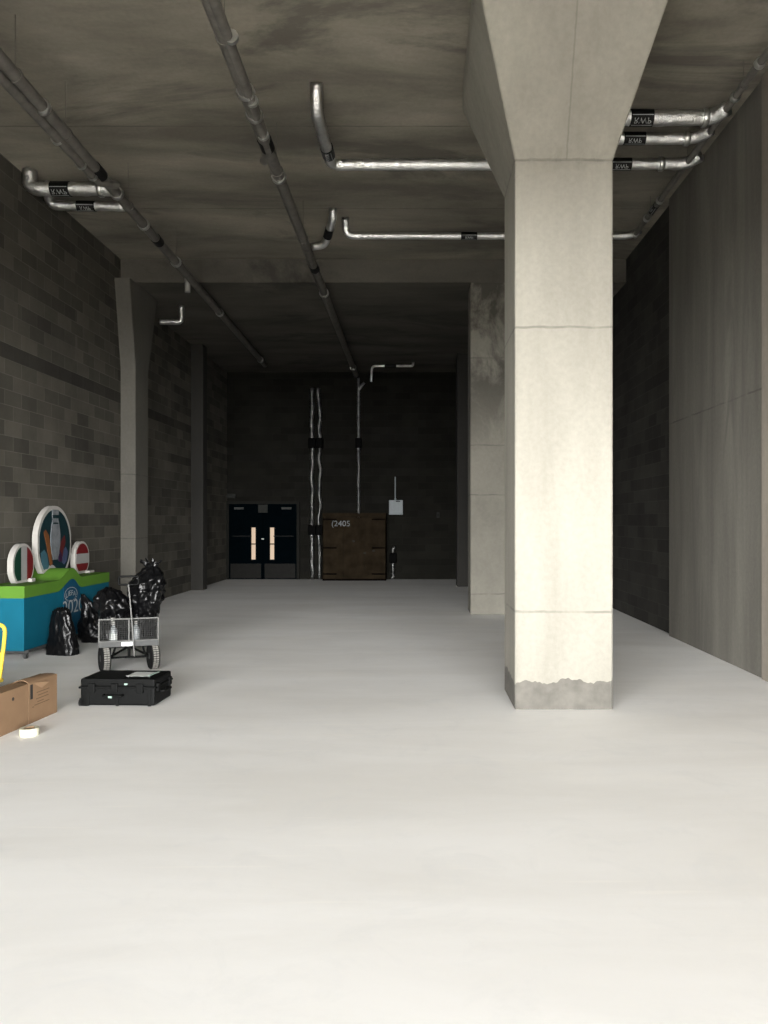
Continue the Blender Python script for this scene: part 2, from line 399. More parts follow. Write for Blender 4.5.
# long steel drains running down the hall
zd = EYE + 3.95
d0, d1 = at_h(0, 58, 3.95), at_h(265, 365, 3.95)
dd = (d1 - d0).normalized(); dA = d0 - dd*3.0
left_drain = pipe('drain_pipe', 'long dull steel drain pipe under the ceiling nearest the left block wall', GD, [dA, d0, d1], .062, 'steel', 0,
     bands=((1, .165, dict(length=.22, prints=False)), (1, .33, dict(length=.18, prints=False))),
     collars=((1, .06), (1, .21), (1, .285), (1, .4), (1, .62), (1, .95)), hangers=((1, .02), (1, .1), (1, .24), (1, .4)), jit=0)
o = left_drain.location
q0, q1 = at_h(-10, 70, 3.88), at_h(98, 182, 3.88)
MB().tube(resample([q0 - Vector(o) - dd*2, q1 - Vector(o), q1 - Vector(o) + Vector((.12, .25, .07))], .3), .046, 14).build('side_pipe', M['steel'], left_drain, smooth=True)
for f in (.55, .8, .93):
    p = q0.lerp(q1, f) - Vector(o); MB().tube([p - dd*.02, p + dd*.02], .056, 16).build('collar', M['bright_steel'], left_drain, smooth=True)
s = at(187.5, 278, 13.45) - Vector(o)
MB().tube([s + Vector((0, 0, .08)), s - Vector((0, 0, .24))], .048, 16).build('stub_pipe', M['white'], left_drain, smooth=True)

c0, c1 = at_h(210, 0, 3.95), at_h(356, 375, 3.95)
dc = (c1 - c0).normalized(); cA = c0 - dc*3.0
mid_drain = pipe('drain_pipe', 'long dull steel drain pipe down the middle of the ceiling to the end wall', GD, [cA, c0, c1], .066, 'steel', 0,
     bands=((1, .148, dict(length=.2, prints=False)), (1, .41, dict(length=.2, prints=False))),
     collars=((1, .083), (1, .11), (1, .2), (1, .5), (1, .93)), hangers=((1, .03), (1, .19), (1, .33)), jit=0)
o = Vector(mid_drain.location)
q0, q1 = at_h(226, 20, 3.92), at_h(268, 150, 3.92)
MB().tube(resample([q0 - o - dd*0 - dc*3, q1 - o, q1 - o + Vector((-.1, .3, .02))], .3), .048, 14).build('side_pipe', M['steel'], mid_drain, smooth=True)
for f in (.1, .55, .85):
    p = q0.lerp(q1, f) - o; MB().tube([p - dc*.02, p + dc*.02], .058, 16).build('collar', M['bright_steel'], mid_drain, smooth=True)

# the drain along the right wall and the foil branches that run into it
r0, r1 = at_h(720, 118, H), at_h(634, 236, H)
dr = (r1 - r0).normalized(); rA = r0 - dr*4.2
right_drain = pipe('drain_pipe', 'foil wrapped drain pipe running along the top of the right concrete wall', GD, [rA, r0, r1], .036, 'steel', 0,
     bands=((1, .70, dict(length=.24, text='RWP', up=Vector((-.6, -.6, -.5)))), ), collars=((0, .76), (0, .9), (1, .62), (1, .8), (1, .98)), hangers=((0, .6), (0, .85), (1, .3), (1, .75)), jit=.05)
def branch(py, px_l, px_r, r, label, bandpx=None, rise=True, start=None):
    b = at_h(px_r, py, H); Y = b.y
    a = Vector(((px_l - CX)/F*Y, Y, Z)) if start is None else start[-1]
    pts = ([Vector((a.x, Y, ZC))] if rise else (start[:-1] if start else [])) + [a, b, b + Vector((.12, -.15, .02))]
    bands = ()
    t0 = len(pts) - 3
    if bandpx:
        bb = []
        for bp in bandpx: bb.append((t0, ((bp - CX)/F*Y - a.x)/(b.x - a.x), dict(length=.24)))
        bands = tuple(bb)
    return pipe('foil_pipe', label, GF, pts, r, 'foil', .14, bands, collars=((t0, .93),))
branch(118, 621, 711, .078, 'fat foil wrapped pipe, topmost of the three right of the big column', (641,))
branch(138.5, 560, 696, .062, 'foil wrapped pipe, middle one of the three right of the big column', (634,))
pa = at_h(331, 165, H)
branch(164, 331, 686, .064, 'long foil wrapped pipe with a bent rising end, passing behind the big column head', (621,), False,
       [Vector((pa.x+.0, 8.2, ZC)), Vector((pa.x-.02, 8.3, Z+.0)), pa])
band(bpy.data.objects[[x.name for x in COL.objects if x.name.startswith('foil_pipe')][-1]], Vector((0, 1.0, Z - ZC)), (0.02, 1, 0), .066, .2)
pb = at_h(346, 236, H)
branch(236, 346, 629, .05, 'slim foil wrapped pipe with an upturned end, lower of the two behind the big column', (469,), False,
       [Vector((pb.x, pb.y-.1, ZC)), pb])
e = at_h(312, 247, 4.1)
pipe('foil_pipe', 'short foil wrapped elbow pipe joining the middle drain from the ceiling', GF,
     [at_h(333, 208, 4.49), at_h(333, 218, 4.36), at_h(325, 245, 4.12), e], .055, 'foil', .1, ((1, .55, dict(length=.16, prints=False)),))
w = at_h(30, 189, H)
pipe('foil_pipe', 'fat foil wrapped pipe coming out of the top of the left block wall', GF,
     [Vector((w.x, w.y, ZC)), w, Vector((-3.86, w.y, Z))], .085, 'foil', .14, ((1, .36, dict(length=.24)),), ((1, .82),))
w2 = Vector((-4.9, 10.62, Z-.06))
pipe('foil_pipe', 'thinner foil wrapped pipe just behind the fat pipe on the left wall', GF,
     [Vector((w2.x, w2.y, ZC)), w2, Vector((-3.9, w2.y, Z-.08))], .06, 'foil', .12, ((1, .5, dict(length=.24)),))
v1, v2 = at(181.5, 300, 15.2), at(181.5, 322, 15.2)
pipe('foil_pipe', 'tiny bent foil pipe below the far ceiling beyond the left wall column', GF,
     [Vector((v1.x, 15.2, ZL)), v2, at(160, 322, 15.2)], .05, 'foil', .08)
f0, f1 = at(372, 366, 20.6), at(413, 366, 20.6)
pipe('foil_pipe', 'small horizontal foil pipe near the end wall ceiling with an upturned right end', GF,
     [f0 + Vector((-.02, 0, -.4)), f0, f1, Vector((f1.x, 20.6, ZL))], .032, 'foil', .1, ((1, .45, dict(length=.3, prints=False)),))

def riser(px, top_y, bot_y, r, label, brackets=(), Y=21.86, wig=.02):
    a, b = at(px, top_y, Y), at(px, bot_y, Y); b.z = max(b.z, .0)
    t = thing('foil_riser', label, 'pipe', (a.x, Y, b.z), 0, 'foil risers on the end wall')
    n = 40; pts = [Vector((wig*noise.noise(Vector((px, i*.35, 0))), 0, (a.z-b.z)*i/n)) for i in range(n+1)]
    MB().tube(pts, r, 14, .25).build('foil_jacket', M['dimmed_foil'], t, smooth='all')
    for by in brackets:
        z = at(px, by, Y).z - b.z
        MB().box((-r-.05, -r-.02, z-.14), (r+.05, .14, z+.14), .02).build('wall_bracket', M['bracket'], t)
    return t
riser(312, 388, 579, .052, 'tall foil wrapped riser on the end wall, nearer the double door', (443, 530), wig=.05)
riser(319.5, 388, 579, .042, 'tall foil wrapped riser between the other tall riser and the plywood box', (443, 530), wig=.05)
t = riser(358.5, 378, 579, .036, 'single foil riser coming down behind the plywood box', (443,), wig=.01)
b0 = at(358.5, 390, 21.86) - Vector(t.location)
MB().tube([b0, b0 + Vector((.16, -.02, .2))], .04, 12).build('wye_branch', M['dimmed_foil'], t, smooth=True)
riser(393, 547, 579, .045, 'short stubby foil riser to the right of the plywood box', (558,), wig=.05)

# ------------------------------------------------------------------ end wall: door, hoarding, boxes
Yd = YB - .02
door = bpy.data.objects.new('door_1', None); COL.objects.link(door); tag(door, kind='structure')
xd0, xd1, zd1 = (229.5-CX)/F*Yd, (297-CX)/F*Yd, at(0, 504, Yd).z
door.location = ((xd0+xd1)/2, Yd, 0)
wd = (xd1-xd0)/2
mb = MB()
for s_ in (-1, 1): mb.box((s_*wd, -.08, 0), (s_*(wd+.08), .02, zd1+.08))
mb.box((-wd, -.08, zd1), (wd, .02, zd1+.08)); mb.build('door_frame', M['door_frame'], door)
for s_ in (-1, 1):
    leaf = MB().box((s_*.004, -.05, .01), (s_*(wd-.004), -.005, zd1-.005)).build('door_leaf', M['door'], door)
    MB().box((s_*.05, -.055, .03), (s_*(wd-.04), -.05, .43)).build('kick_plate', M['kick'], leaf)
    xg = s_*.255
    for za, zb in ((.545, .955), (.985, 1.42)):
        MB().box((xg-.055, -.056, za), (xg+.055, -.049, zb)).build('vision_panel', M['lit_glass'], leaf)
    fr = MB()
    for a, b in (((xg-.075, .525), (xg-.055, 1.44)), ((xg+.055, .525), (xg+.075, 1.44)), ((xg-.055, .525), (xg+.055, .545)), ((xg-.055, 1.42), (xg+.055, 1.44)), ((xg-.055, .955), (xg+.055, .985))):
        fr.box((a[0], -.06, a[1]), (b[0], -.049, b[1]))
    fr.build('panel_frame', M['black_plastic'], leaf)
    MB().box((s_*.52, -.12, zd1-.15), (s_*.78, -.05, zd1-.09), .008).build('door_closer', M['dim_metal'], leaf)
    MB().box((s_*.3, -.10, 1.17), (s_*.84, -.075, 1.20)).box((s_*.32, -.08, 1.175), (s_*.35, -.05, 1.195)).box((s_*.79, -.08, 1.175), (s_*.82, -.05, 1.195)).build('push_bar', M['black_plastic'], leaf)
    MB().lathe([(.012, 0), (.022, .01), (.022, .03), (.012, .04)], (s_*.018, -.09, 1.11), 14, 'y').build('door_knob', M['bright_steel'], leaf)
MB().box((-.13, -.065, zd1-.24), (.13, -.05, zd1-.02)).build('notice_plate', M['notice'], door)
e = at(231.5, 496, YB)
t = thing('emergency_light', 'small grey bulkhead light above the left corner of the double door', 'light fitting', (e.x, YB, e.z))
MB().box((-.12, -.07, -.06), (.12, 0, .06), .015).build('casing', M['notice'], t)
MB().box((-.10, -.085, -.045), (.10, -.07, .045), .01).build('diffuser', M['notice'], t)

Yp = 21.45
x0, x1 = at(322.5, 0, Yp).x, at(386, 0, Yp).x; zt = at(0, 513, Yp).z
hoard = thing('plywood_enclosure', 'brown plywood box-out with timber battens standing against the dark end wall', 'hoarding', ((x0+x1)/2, Yp, 0))
hw = (x1-x0)/2
for k in range(3):
    a = -hw + 2*hw*k/3; MB().box((a+.003, 0, .02), (a+2*hw/3-.003, .02, zt-.11)).build('plywood_sheet', M['ply'], hoard)
MB().box((-hw, -.01, zt-.10), (hw, YB-Yp-.01, zt)).build('top_board', M['ply'], hoard)
for s_ in (-1, 1): MB().box((s_*hw, .0, .0), (s_*(hw-.02), YB-Yp-.01, zt-.1)).build('side_panel', M['ply'], hoard)
for z in (.18, .88, zt-.17):
    for s_ in (-1, 1): MB().box((s_*(hw-.02), -.03, z-.02), (s_*(hw-.38), 0, z+.02)).build('batten', M['batten'], hoard)
MB().box((-hw, -.005, 0), (hw, .02, .05)).build('batten', M['batten'], hoard)
vs, fs = text_mesh('(2405', .21)
MB().add([Vector((-.36 + v.x*1.05, -.012, zt-.29 + v.y)) for v in vs], fs).build('marker_writing', M['silver'], hoard, fixn=False)
for a, z in ((-.02, 1.06), (.28, .74), (.52, .8)):
    MB().prism([(math.cos(2*PI*k/8)*.04, math.sin(2*PI*k/8)*.03) for k in range(8)], lambda u, v, t, a=a, z=z: (a+u, t, z+v), -.004, .001).build('knot_hole', M['hole'], hoard)

b = at(396, 507.5, YB)
t = thing('switch_box', 'pale grey square electrical box on the end wall with a thin conduit above', 'electrical box', (b.x, YB, b.z))
MB().box((-.19, -.12, -.2), (.19, 0, .2), .015).build('casing', M['box_grey'], t)
MB().box((-.15, -.126, -.17), (.15, -.12, .14), .004).build('cover', M['box_grey'], t)
tag(MB().box((0, -.13, .155), (.12, -.12, .18)).build('name_plate', M['black_plastic'], t), 'small black plate')
MB().tube([(-.02, -.05, .19), (-.02, -.05, .84)], .016, 10).build('conduit', M['box_grey'], t)
MB().tube([(-.02, -.05, .19), (-.02, -.05, .25)], .028, 10).build('gland', M['box_grey'], t)
b = at(438, 515, YB)
t = thing('wall_socket', 'small dim switch plate on the end wall right of the grey box', 'switch', (b.x, YB, b.z))
MB().box((-.04, -.04, -.08), (.04, 0, .08), .006).build('plate', M['notice'], t)
MB().box((-.015, -.05, -.03), (.015, -.04, .03), .003).build('rocker', M['kick'], t)

# ------------------------------------------------------------------ the exhibition counter
YC0, YC1, XF, XB = 9.2, 11.72, -4.53, -5.0
def hump(Y, w0, w1, c=10.48):
    d = (Y - c)/(w0 if Y < c else w1)
    return .5*(1+math.cos(PI*max(-1, min(1, d))))
def front(Y): return XF
def ztop(Y): return .85 + .135*hump(Y, .46, .30)
cnt = thing('exhibition_counter', 'teal counter with a lime green top and a raised wave, by the left block wall', 'counter', (-4.7, 10.3, 0))
cb = Vector(cnt.location)
N_ = 56; ys = [YC0 + (YC1-YC0)*i/N_ for i in range(N_+1)]
def slab(z0f, z1f, out=0.0):
    mb = MB(); vs = []
    for Y in ys:
        a, b = z0f(Y), z1f(Y)
        e = out if YC0 < Y < YC1 else out
        Yq = Y + (-out if Y == YC0 else out if Y == YC1 else 0)
        vs += [(XB, Yq, a), (front(Y)+out, Yq, a), (front(Y)+out, Yq, b), (XB, Yq, b)]
    fs = []
    for i in range(N_):
        for k in range(4): fs.append([i*4+k, i*4+(k+1) % 4, (i+1)*4+(k+1) % 4, (i+1)*4+k])
    fs += [[0, 1, 2, 3], [N_*4+k for k in (3, 2, 1, 0)]]
    return mb.add([Vector(v) - cb for v in vs], fs)
slab(lambda Y: .105, lambda Y: ztop(Y) - .14).build('body_panel', M['teal'], cnt)
slab(lambda Y: ztop(Y) - .14, ztop, .006).build('top_band', M['lime'], cnt)
MB().box(Vector((XB+.05, YC0+.06, .075)) - cb, Vector((XF+.02, YC1-.06, .105)) - cb).build('base_board', M['grey_paint'], cnt)
for x in (XB+.1, XF-.03):
    for y in (YC0+.1, YC1-.1):
        w = MB().cyl(Vector((x-.015, y, .035)) - cb, Vector((x+.015, y, .035)) - cb, .035, 16)
        w.box(Vector((x-.025, y-.02, .05)) - cb, Vector((x+.025, y+.02, .08)) - cb); w.build('castor', M['grey_paint'], cnt)
mb = MB(); yy = [10.22 + .5*i/24 for i in range(25)]
mb.prism([(y, .12) for y in yy] + [(y, ztop(y)-.142) for y in yy[::-1]], lambda u, v, t: Vector((XF+t, u, v)) - cb, 0, .003).build('wave_panel', M['deep_teal'], cnt)
# lettering and the round badge on the front
def onface(y, z, out=.004): return Vector((front(y)+out, y, z)) - cb
vs, fs = text_mesh('2020', .25)
lm = MB().add([onface(10.50 + v.x*1.28, .475 + v.y, .006) for v in vs], fs); lm.build('lettering', M['white_print'], cnt, fixn=False)
bd = MB(); yc, zc = 10.43, .645
def arc(r0, r1, a0, a1, n):
    q = []
    for i in range(n+1):
        a = a0 + (a1-a0)*i/n
        q += [onface(yc + 1.9*r*math.cos(a), zc + .92*r*math.sin(a), .006) for r in (r0, r1)]
    bd.add(q, [[2*i, 2*i+1, 2*i+3, 2*i+2] for i in range(n)])
arc(.094, .102, math.radians(-20), math.radians(200), 26)
for k in range(9): arc(.086, .104, math.radians(205 + k*15), math.radians(212 + k*15), 3)
vs, fs = text_mesh('UEFA', .085)
bd.add([onface(yc + v.x*1.55, zc + .008 + v.y*1.15 + .03*math.cos(v.x*18) - .02, .006) for v in vs], fs)
bd.build('round_badge', M['white_print'], cnt, fixn=False)

# round signs standing on the counter top, facing the hall
def disc_poly(R, cut_fn, yc, zc, u0=-9, u1=9, n=72):
    """outline of the part of a disc between u0 and u1 and above the counter top"""
    us = [max(u0, -R) + (min(u1, R)-max(u0, -R))*i/n for i in range(n+1)]
    top, bot = [], []
    for u in us:
        h = math.sqrt(max(0, R*R-u*u)); lo = max(zc-h, cut_fn(yc+u)) - zc
        if h > lo: top.append((u, h)); bot.append((u, lo))
    return bot + top[::-1]
XS = -4.80   # face plane of the signs
def sign(name, label, yc, R, zc, thick, grp='round signs on the counter'):
    t = thing(name, label, 'sign', (XS, yc, ztop(yc)), 0, grp)
    cut = lambda Y: ztop(Y) + .002
    bz = ztop(yc)
    fn = lambda u, v, tt: (tt, u, v + zc - bz)
    MB().prism(disc_poly(R, cut, yc, zc), fn, -thick, 0).build('rim_board', M['white'], t)
    return t, fn, cut
def stripes(t, fn, cut, yc, zc, R, parts):
    for (u0, u1, mat) in parts: MB().prism(disc_poly(R, lambda Y: cut(Y)+.03, yc, zc, u0, u1, 24), fn, 0, .004).build('stripe', M[mat], t)
t, fn, cut = sign('flag_sign', 'round white rimmed flag sign with green, white and red vertical stripes', 9.74, .265, 1.06, .07)
stripes(t, fn, cut, 9.74, 1.06, .235, ((-.235, -.07, 'italy_green'), (-.07, .075, 'flag_white'), (.075, .235, 'flag_red')))
MB().box((.0, .1, .0), (.05, .2, .045), .01).build('foot', M['white'], t)
yc, zc, R = 11.44, 1.065, .245
t, fn, cut = sign('flag_sign', 'round white rimmed flag sign with red, white and red horizontal bands', yc, R, zc, .07)
def hband(R, v0, v1, n=24):
    L_, Rr = [], []
    for i in range(n+1):
        v = v0 + (v1-v0)*i/n; h = math.sqrt(max(0, R*R-v*v)); L_.append((-h, v)); Rr.append((h, v))
    return L_ + Rr[::-1]
for v0, v1, mt in ((-.175, -.07, 'flag_red'), (-.07, .07, 'flag_white'), (.07, .215, 'flag_red')):
    MB().prism(hband(.215, v0, v1), fn, 0, .004).build('stripe', M[mt], t)
MB().box((.0, .08, .0), (.07, .26, .035), .01).build('foot', M['white'], t)
yc, zc, R = 10.58, 1.30, .50
t, fn, cut = sign('emblem_sign', 'large round white rimmed sign with a silver trophy on dark teal, tallest on the counter', yc, R, zc, .07)
MB().prism(disc_poly(R-.05, lambda Y: cut(Y)+.04, yc, zc), fn, 0, .003).build('emblem_ground', M['dark_teal'], t)
def emb(name, mat, poly, lv=1): MB().prism([(u*.92, v*1.0 - .01) for u, v in poly], fn, .003, .003 + .003*lv).build(name, M[mat], t)
emb('emblem_figure', 'orange', [(-.36, .16), (-.30, .20), (-.20, .12), (-.15, -.05), (-.09, -.25), (-.16, -.28), (-.24, -.1), (-.30, .05)])
emb('emblem_figure', 'red_print', [(.16, .02), (.30, .12), (.33, .02), (.26, -.08), (.21, -.22), (.13, -.22)])
emb('emblem_figure', 'sky_blue', [(-.44, -.10), (-.34, -.06), (-.26, -.12), (-.20, -.28), (-.24, -.31), (-.36, -.31), (-.41, -.24)])
emb('emblem_figure', 'purple', [(.12, -.06), (.20, -.14), (.22, -.22), (.16, -.24), (.10, -.22)], 2)
emb('emblem_figure', 'lilac', [(.24, -.08), (.34, -.04), (.42, -.12), (.36, -.24), (.28, -.28), (.22, -.25)])
prof = [(.10, .46), (.105, .40), (.085, .33), (.12, .26), (.155, .12), (.15, 0), (.115, -.12), (.075, -.18), (.085, -.20)]
emb('trophy', 'silver', [(-a, b) for a, b in prof][::-1] + prof, 2)
emb('trophy_band', 'dark_teal', [(-.10, .39), (.10, .39), (.085, .345), (-.085, .345)], 3)
emb('trophy_band', 'dark_teal', [(-.07, .29), (.07, .29), (.085, .27), (-.085, .27)], 3)

# ------------------------------------------------------------------ black bags
def bag(label, loc, prof, rx, ry, seed, h, lean=(0, 0), crease=.12, rz=0, ears=True, neck=None):
    """a filled bin liner: lathe of prof (height fraction, width fraction) wrinkled by ridged noise, gathered at the neck"""
    t = thing('bin_bag', label, 'bin bag', loc, rz, 'black bin bags')
    NT, NZ = 72, 56; vs = []
    def width(f):
        for (a, wa), (b, wb) in zip(prof, prof[1:]):
            if a <= f <= b: k = (f-a)/(b-a+1e-9); k = k*k*(3-2*k); return wa*(1-k)+wb*k
        return prof[-1][1]
    for i in range(NZ+1):
        f = i/NZ; w = width(f)
        for k in range(NT):
            a = 2*PI*k/NT
            c, s_ = math.cos(a), math.sin(a)
            p = Vector((c*1.1, s_*1.1, f*h*3.2)) + Vector((seed*7.1, seed*3.3, 0))
            rid = 1 - abs(noise.noise(p*1.9))*2
            rid2 = 1 - abs(noise.noise(p*4.3 + Vector((3, 1, 2))))*2
            big = noise.noise(p*.8)
            pleat = .09*math.sin(a*9 + 3*noise.noise(p))*max(0, (f-.55)/.45)
            r = w*(1 + crease*(rid-.5) + crease*.45*(rid2-.5) + .18*big + pleat)
            sq = (abs(c)**3.2 + abs(s_)**3.2)**(-1/3.2); sq = 1 + (sq-1)*.55*max(0, 1-f*1.3)
            z = f*h + (.025*noise.noise(p*2.2)*min(1, f*5) if f > 0 else 0)
            vs.append((r*rx*c*sq + lean[0]*f*f, r*ry*s_*sq + lean[1]*f*f, max(0, z)))
    fs = [[i*NT+k, i*NT+(k+1) % NT, (i+1)*NT+(k+1) % NT, (i+1)*NT+k] for i in range(NZ) for k in range(NT)]
    fs += [list(range(NT))[::-1], [NZ*NT+k for k in range(NT)]]
    MB().add(vs, fs).build('liner', M['bag'], t, smooth='all')
    if neck:                              # the loose gathered end above the knot
        zf, wdt, hh = neck; vs = []; n = 40
        bx, by = lean[0]*zf*zf, lean[1]*zf*zf
        for j in range(8):
            g = j/7
            for k in range(n):
                a = 2*PI*k/n; q = Vector((math.cos(a)*2, math.sin(a)*2, g*2 + seed))
                r = wdt*(.25 + .75*g**.8)*(1 + .35*math.sin(a*5+seed) * g + .4*noise.noise(q))
                vs.append((bx + r*math.cos(a), by + .45*r*math.sin(a), zf*h + hh*g*(1 + .5*noise.noise(q*1.5))))
        fs = [[i*n+k, i*n+(k+1) % n, (i+1)*n+(k+1) % n, (i+1)*n+k] for i in range(7) for k in range(n)]
        MB().add(vs, fs).build('gathered_neck', M['bag'], t, smooth='all', fixn=False)
    return t
bag('upright black bin bag in front of the teal counter, half covering its white lettering', (-4.26, 9.60, 0),
    ((0, 1.0), (.15, 1.0), (.5, .86), (.8, .74), (.93, .6), (1, .25)), .185, .11, 1, .56, (-.03, 0), .10, -.2)
bag('peaked black bin bag slumped against the far half of the teal counter', (-4.28, 10.62, 0),
    ((0, .8), (.12, 1.0), (.35, .95), (.55, .62), (.8, .36), (1, .12)), .20, .16, 2, .63, (-.16, -.03), .16)

# ------------------------------------------------------------------ mesh garden cart
cart = thing('garden_cart', 'four wheeled grey mesh cart loaded with black bags, behind the black case', 'cart', (-3.06, 8.47, 0), math.radians(19.5))
W, Lc, zb, zt_ = .295, .98, .325, .565
MB().box((-W, 0, .275), (W, Lc, .302), .006).build('tray', M['grey_paint'], cart)
fr = MB().box((-W-.006, -.012, .272), (W+.006, .008, .33), .004)
fr.build('front_rail', M['grey_paint'], cart)
tag(MB().box((-.075, -.017, .28), (.045, -.012, .322)).build('name_plate', M['paper'], cart), 'blank white plate')
def mesh_panel(p0, p1):
    """frame of round bar with a wire grid between, from p0 to p1"""
    p0, p1 = Vector(p0), Vector(p1); d = (p1-p0).normalized(); ln = (p1-p0).length
    up = Vector((0, 0, 1)); r = .008; z0, z1 = zb, zt_
    f = MB()
    for k in (0, .5, 1): f.tube([p0 + d*ln*k + up*z0, p0 + d*ln*k + up*z1], r, 8)
    for z in (z0+.005, z1): f.tube([p0 + up*z, p1 + up*z], r, 8)
    o = f.build('side_frame', M['frame_bar'], cart, smooth=True)
    g = MB(); n = int(ln/.022); q = .0022
    nn = d.cross(up)
    for i in range(1, n):
        a = p0 + d*ln*i/n; g.add([a - d*q + up*z0, a + d*q + up*z0, a + d*q + up*z1, a - d*q + up*z1], [[0, 1, 2, 3]])
    for i in range(1, 11):
        z = z0 + (z1-z0)*i/11; g.add([p0 + up*(z-q) + nn*.001, p1 + up*(z-q) + nn*.001, p1 + up*(z+q) + nn*.001, p0 + up*(z+q) + nn*.001], [[0, 1, 2, 3]])
    w = g.build('wire_mesh', M['wire'], o, fixn=False)
    md = w.modifiers.new('wire_thickness', 'SOLIDIFY'); md.thickness = .003
mesh_panel((-W, 0, 0), (W, 0, 0)); mesh_panel((-W, Lc, 0), (W, Lc, 0))
mesh_panel((-W, .012, 0), (-W, Lc-.012, 0)); mesh_panel((W, .012, 0), (W, Lc-.012, 0))
def wheel(x, y, steer=0):
    r = .145; wdt = .042
    ty = MB().lathe([(r*.72, -wdt), (r*.92, -wdt*1.02), (r*.985, -wdt*.72), (r*.985, wdt*.72), (r*.92, wdt*1.02), (r*.72, wdt)], (x, y, r), 32, 'x').build('wheel', M['rubber'], cart, (x, y, r), smooth=True)
    ty.rotation_euler = (0, 0, steer)
    tr = MB()
    for k in range(36):
        a = 2*PI*k/36; 
        for s_ in (-1, 1):
            c = Vector((x + s_*wdt*.36, y + r*.985*math.sin(a), r + r*.985*math.cos(a)))
            tg = Vector((0, math.cos(a), -math.sin(a))); nr = Vector((0, math.sin(a), math.cos(a)))
            hx = Vector((wdt*.31, 0, 0)); ht = tg*.0085
            v8 = [c + i*hx + j*ht + kk*nr*.0028 for kk in (-1, 1) for i, j in ((-1,-1),(1,-1),(1,1),(-1,1))]
            tr.add(v8, [(0,3,2,1),(4,5,6,7),(0,1,5,4),(1,2,6,5),(2,3,7,6),(3,0,4,7)])
    tr.build('tread', M['dusty'], ty, (x, y, r)).location = (0, 0, 0)
    MB().lathe([(.012, -wdt*1.1), (r*.70, -wdt*.7), (r*.72, -wdt*.9), (r*.72, wdt*.9), (r*.70, wdt*.7), (.012, wdt*1.1)], (x, y, r), 24, 'x').build('hub', M['grey_paint'], ty, (x, y, r), smooth=True).location = (0, 0, 0)
for y in (.10, .86):
    for x in (-.245, .245): wheel(x, y, .22 if y < .3 else 0)
    MB().tube([(-.245, y, .145), (.245, y, .145)], .011, 10).build('axle', M['black_plastic'], cart)
MB().tube([(-.2, .1, .15), (0, .30, .23), (.2, .1, .15)], .014, 8).build('steering_frame', M['black_plastic'], cart)
for y, q in ((.1, .016), (.86, .02)): MB().tube([(0, y, .15), (0, y, .277)], q, 8).build('axle_post', M['black_plastic'], cart)
for s_ in (-1, 1):
    MB().tube([(s_*.19, .86, .15), (s_*.12, .5, .277)], .012, 8).build('strut', M['black_plastic'], cart)
    MB().tube([(s_*.17, .1, .15), (s_*.13, .1, .277)], .012, 8).build('strut', M['black_plastic'], cart)
hx = .055
MB().tube([(hx, -.05, .16), (hx-.03, -.045, .6), (hx-.06, -.04, .93)], .0075, 10).build('pull_handle', M['frame_bar'], cart, smooth=True)
gp = round_path([(-.10, -.035, .93), (-.10, -.035, 1.015), (.095, -.035, 1.015), (.095, -.035, .93), (-.10, -.035, .93)], .02, 4)
MB().tube(gp, .011, 10).build('grip', M['black_plastic'], cart, smooth=True)
MB().tube([(hx-.1, -.05, .165), (hx+.1, -.05, .165)], .01, 8).tube([(hx, -.05, .165), (hx, .1, .15)], .012, 8).build('handle_pivot', M['black_plastic'], cart)

def in_cart(x, y, z): return cart.matrix_basis @ Vector((x, y, z))
bpy.context.view_layer.update()
def cbag(x, y, *a, **k): p = in_cart(x, y, .304); return bag(a[0], tuple(p), *a[1:], rz=math.radians(19.5), **k)
cbag(-.145, .33, 'lower crumpled black bin bag in the left of the mesh cart',
     ((0, .7), (.3, .82), (.48, .9), (.64, 1.12), (.8, 1.05), (.92, .7), (1, .2)), .15, .20, 5, .57, (-.07, 0), .34)
cbag(.148, .46, 'tall bulging black bin bag in the right of the mesh cart, its neck sticking up',
     ((0, .65), (.25, .8), (.38, .9), (.55, 1.12), (.72, 1.22), (.86, .98), (.95, .6), (1, .25)), .148, .18, 4, .79, (.10, 0), .34, neck=(.94, .10, .10))

def bottle(label, p, spray, mat):
    t = thing('spray_bottle' if spray else 'plastic_bottle', label, 'bottle', p)
    MB().lathe([(.005, 0), (.036, .002), (.038, .02), (.038, .13), (.03, .16), (.014, .185), (.014, .20)], (0, 0, 0), 20).build('bottle_body', M[mat], t, smooth=True)
    if spray:
        MB().lathe([(.017, .2), (.017, .22), (.012, .23), (.012, .25)], (0, 0, 0), 16).box((-.012, -.05, .245), (.012, .025, .275), .005).box((-.006, -.035, .205), (.006, -.028, .25)).build('trigger_head', M['white'], t, smooth=True)
        MB().lathe([(.0385, .04), (.0388, .041), (.0388, .11), (.0385, .111)], (0, 0, 0), 20).build('bottle_label', M['paper'], t)
    else:
        MB().lathe([(.016, .2), (.016, .225), (.014, .228)], (0, 0, 0), 16).build('cap', M['white'], t)
    return t
bottle('clear spray bottle standing in the front left of the mesh cart', tuple(in_cart(-.155, .055, .303)), True, 'clear')
bottle('pale plastic bottle behind the right half of the cart front mesh', tuple(in_cart(.07, .06, .303)), False, 'clear')

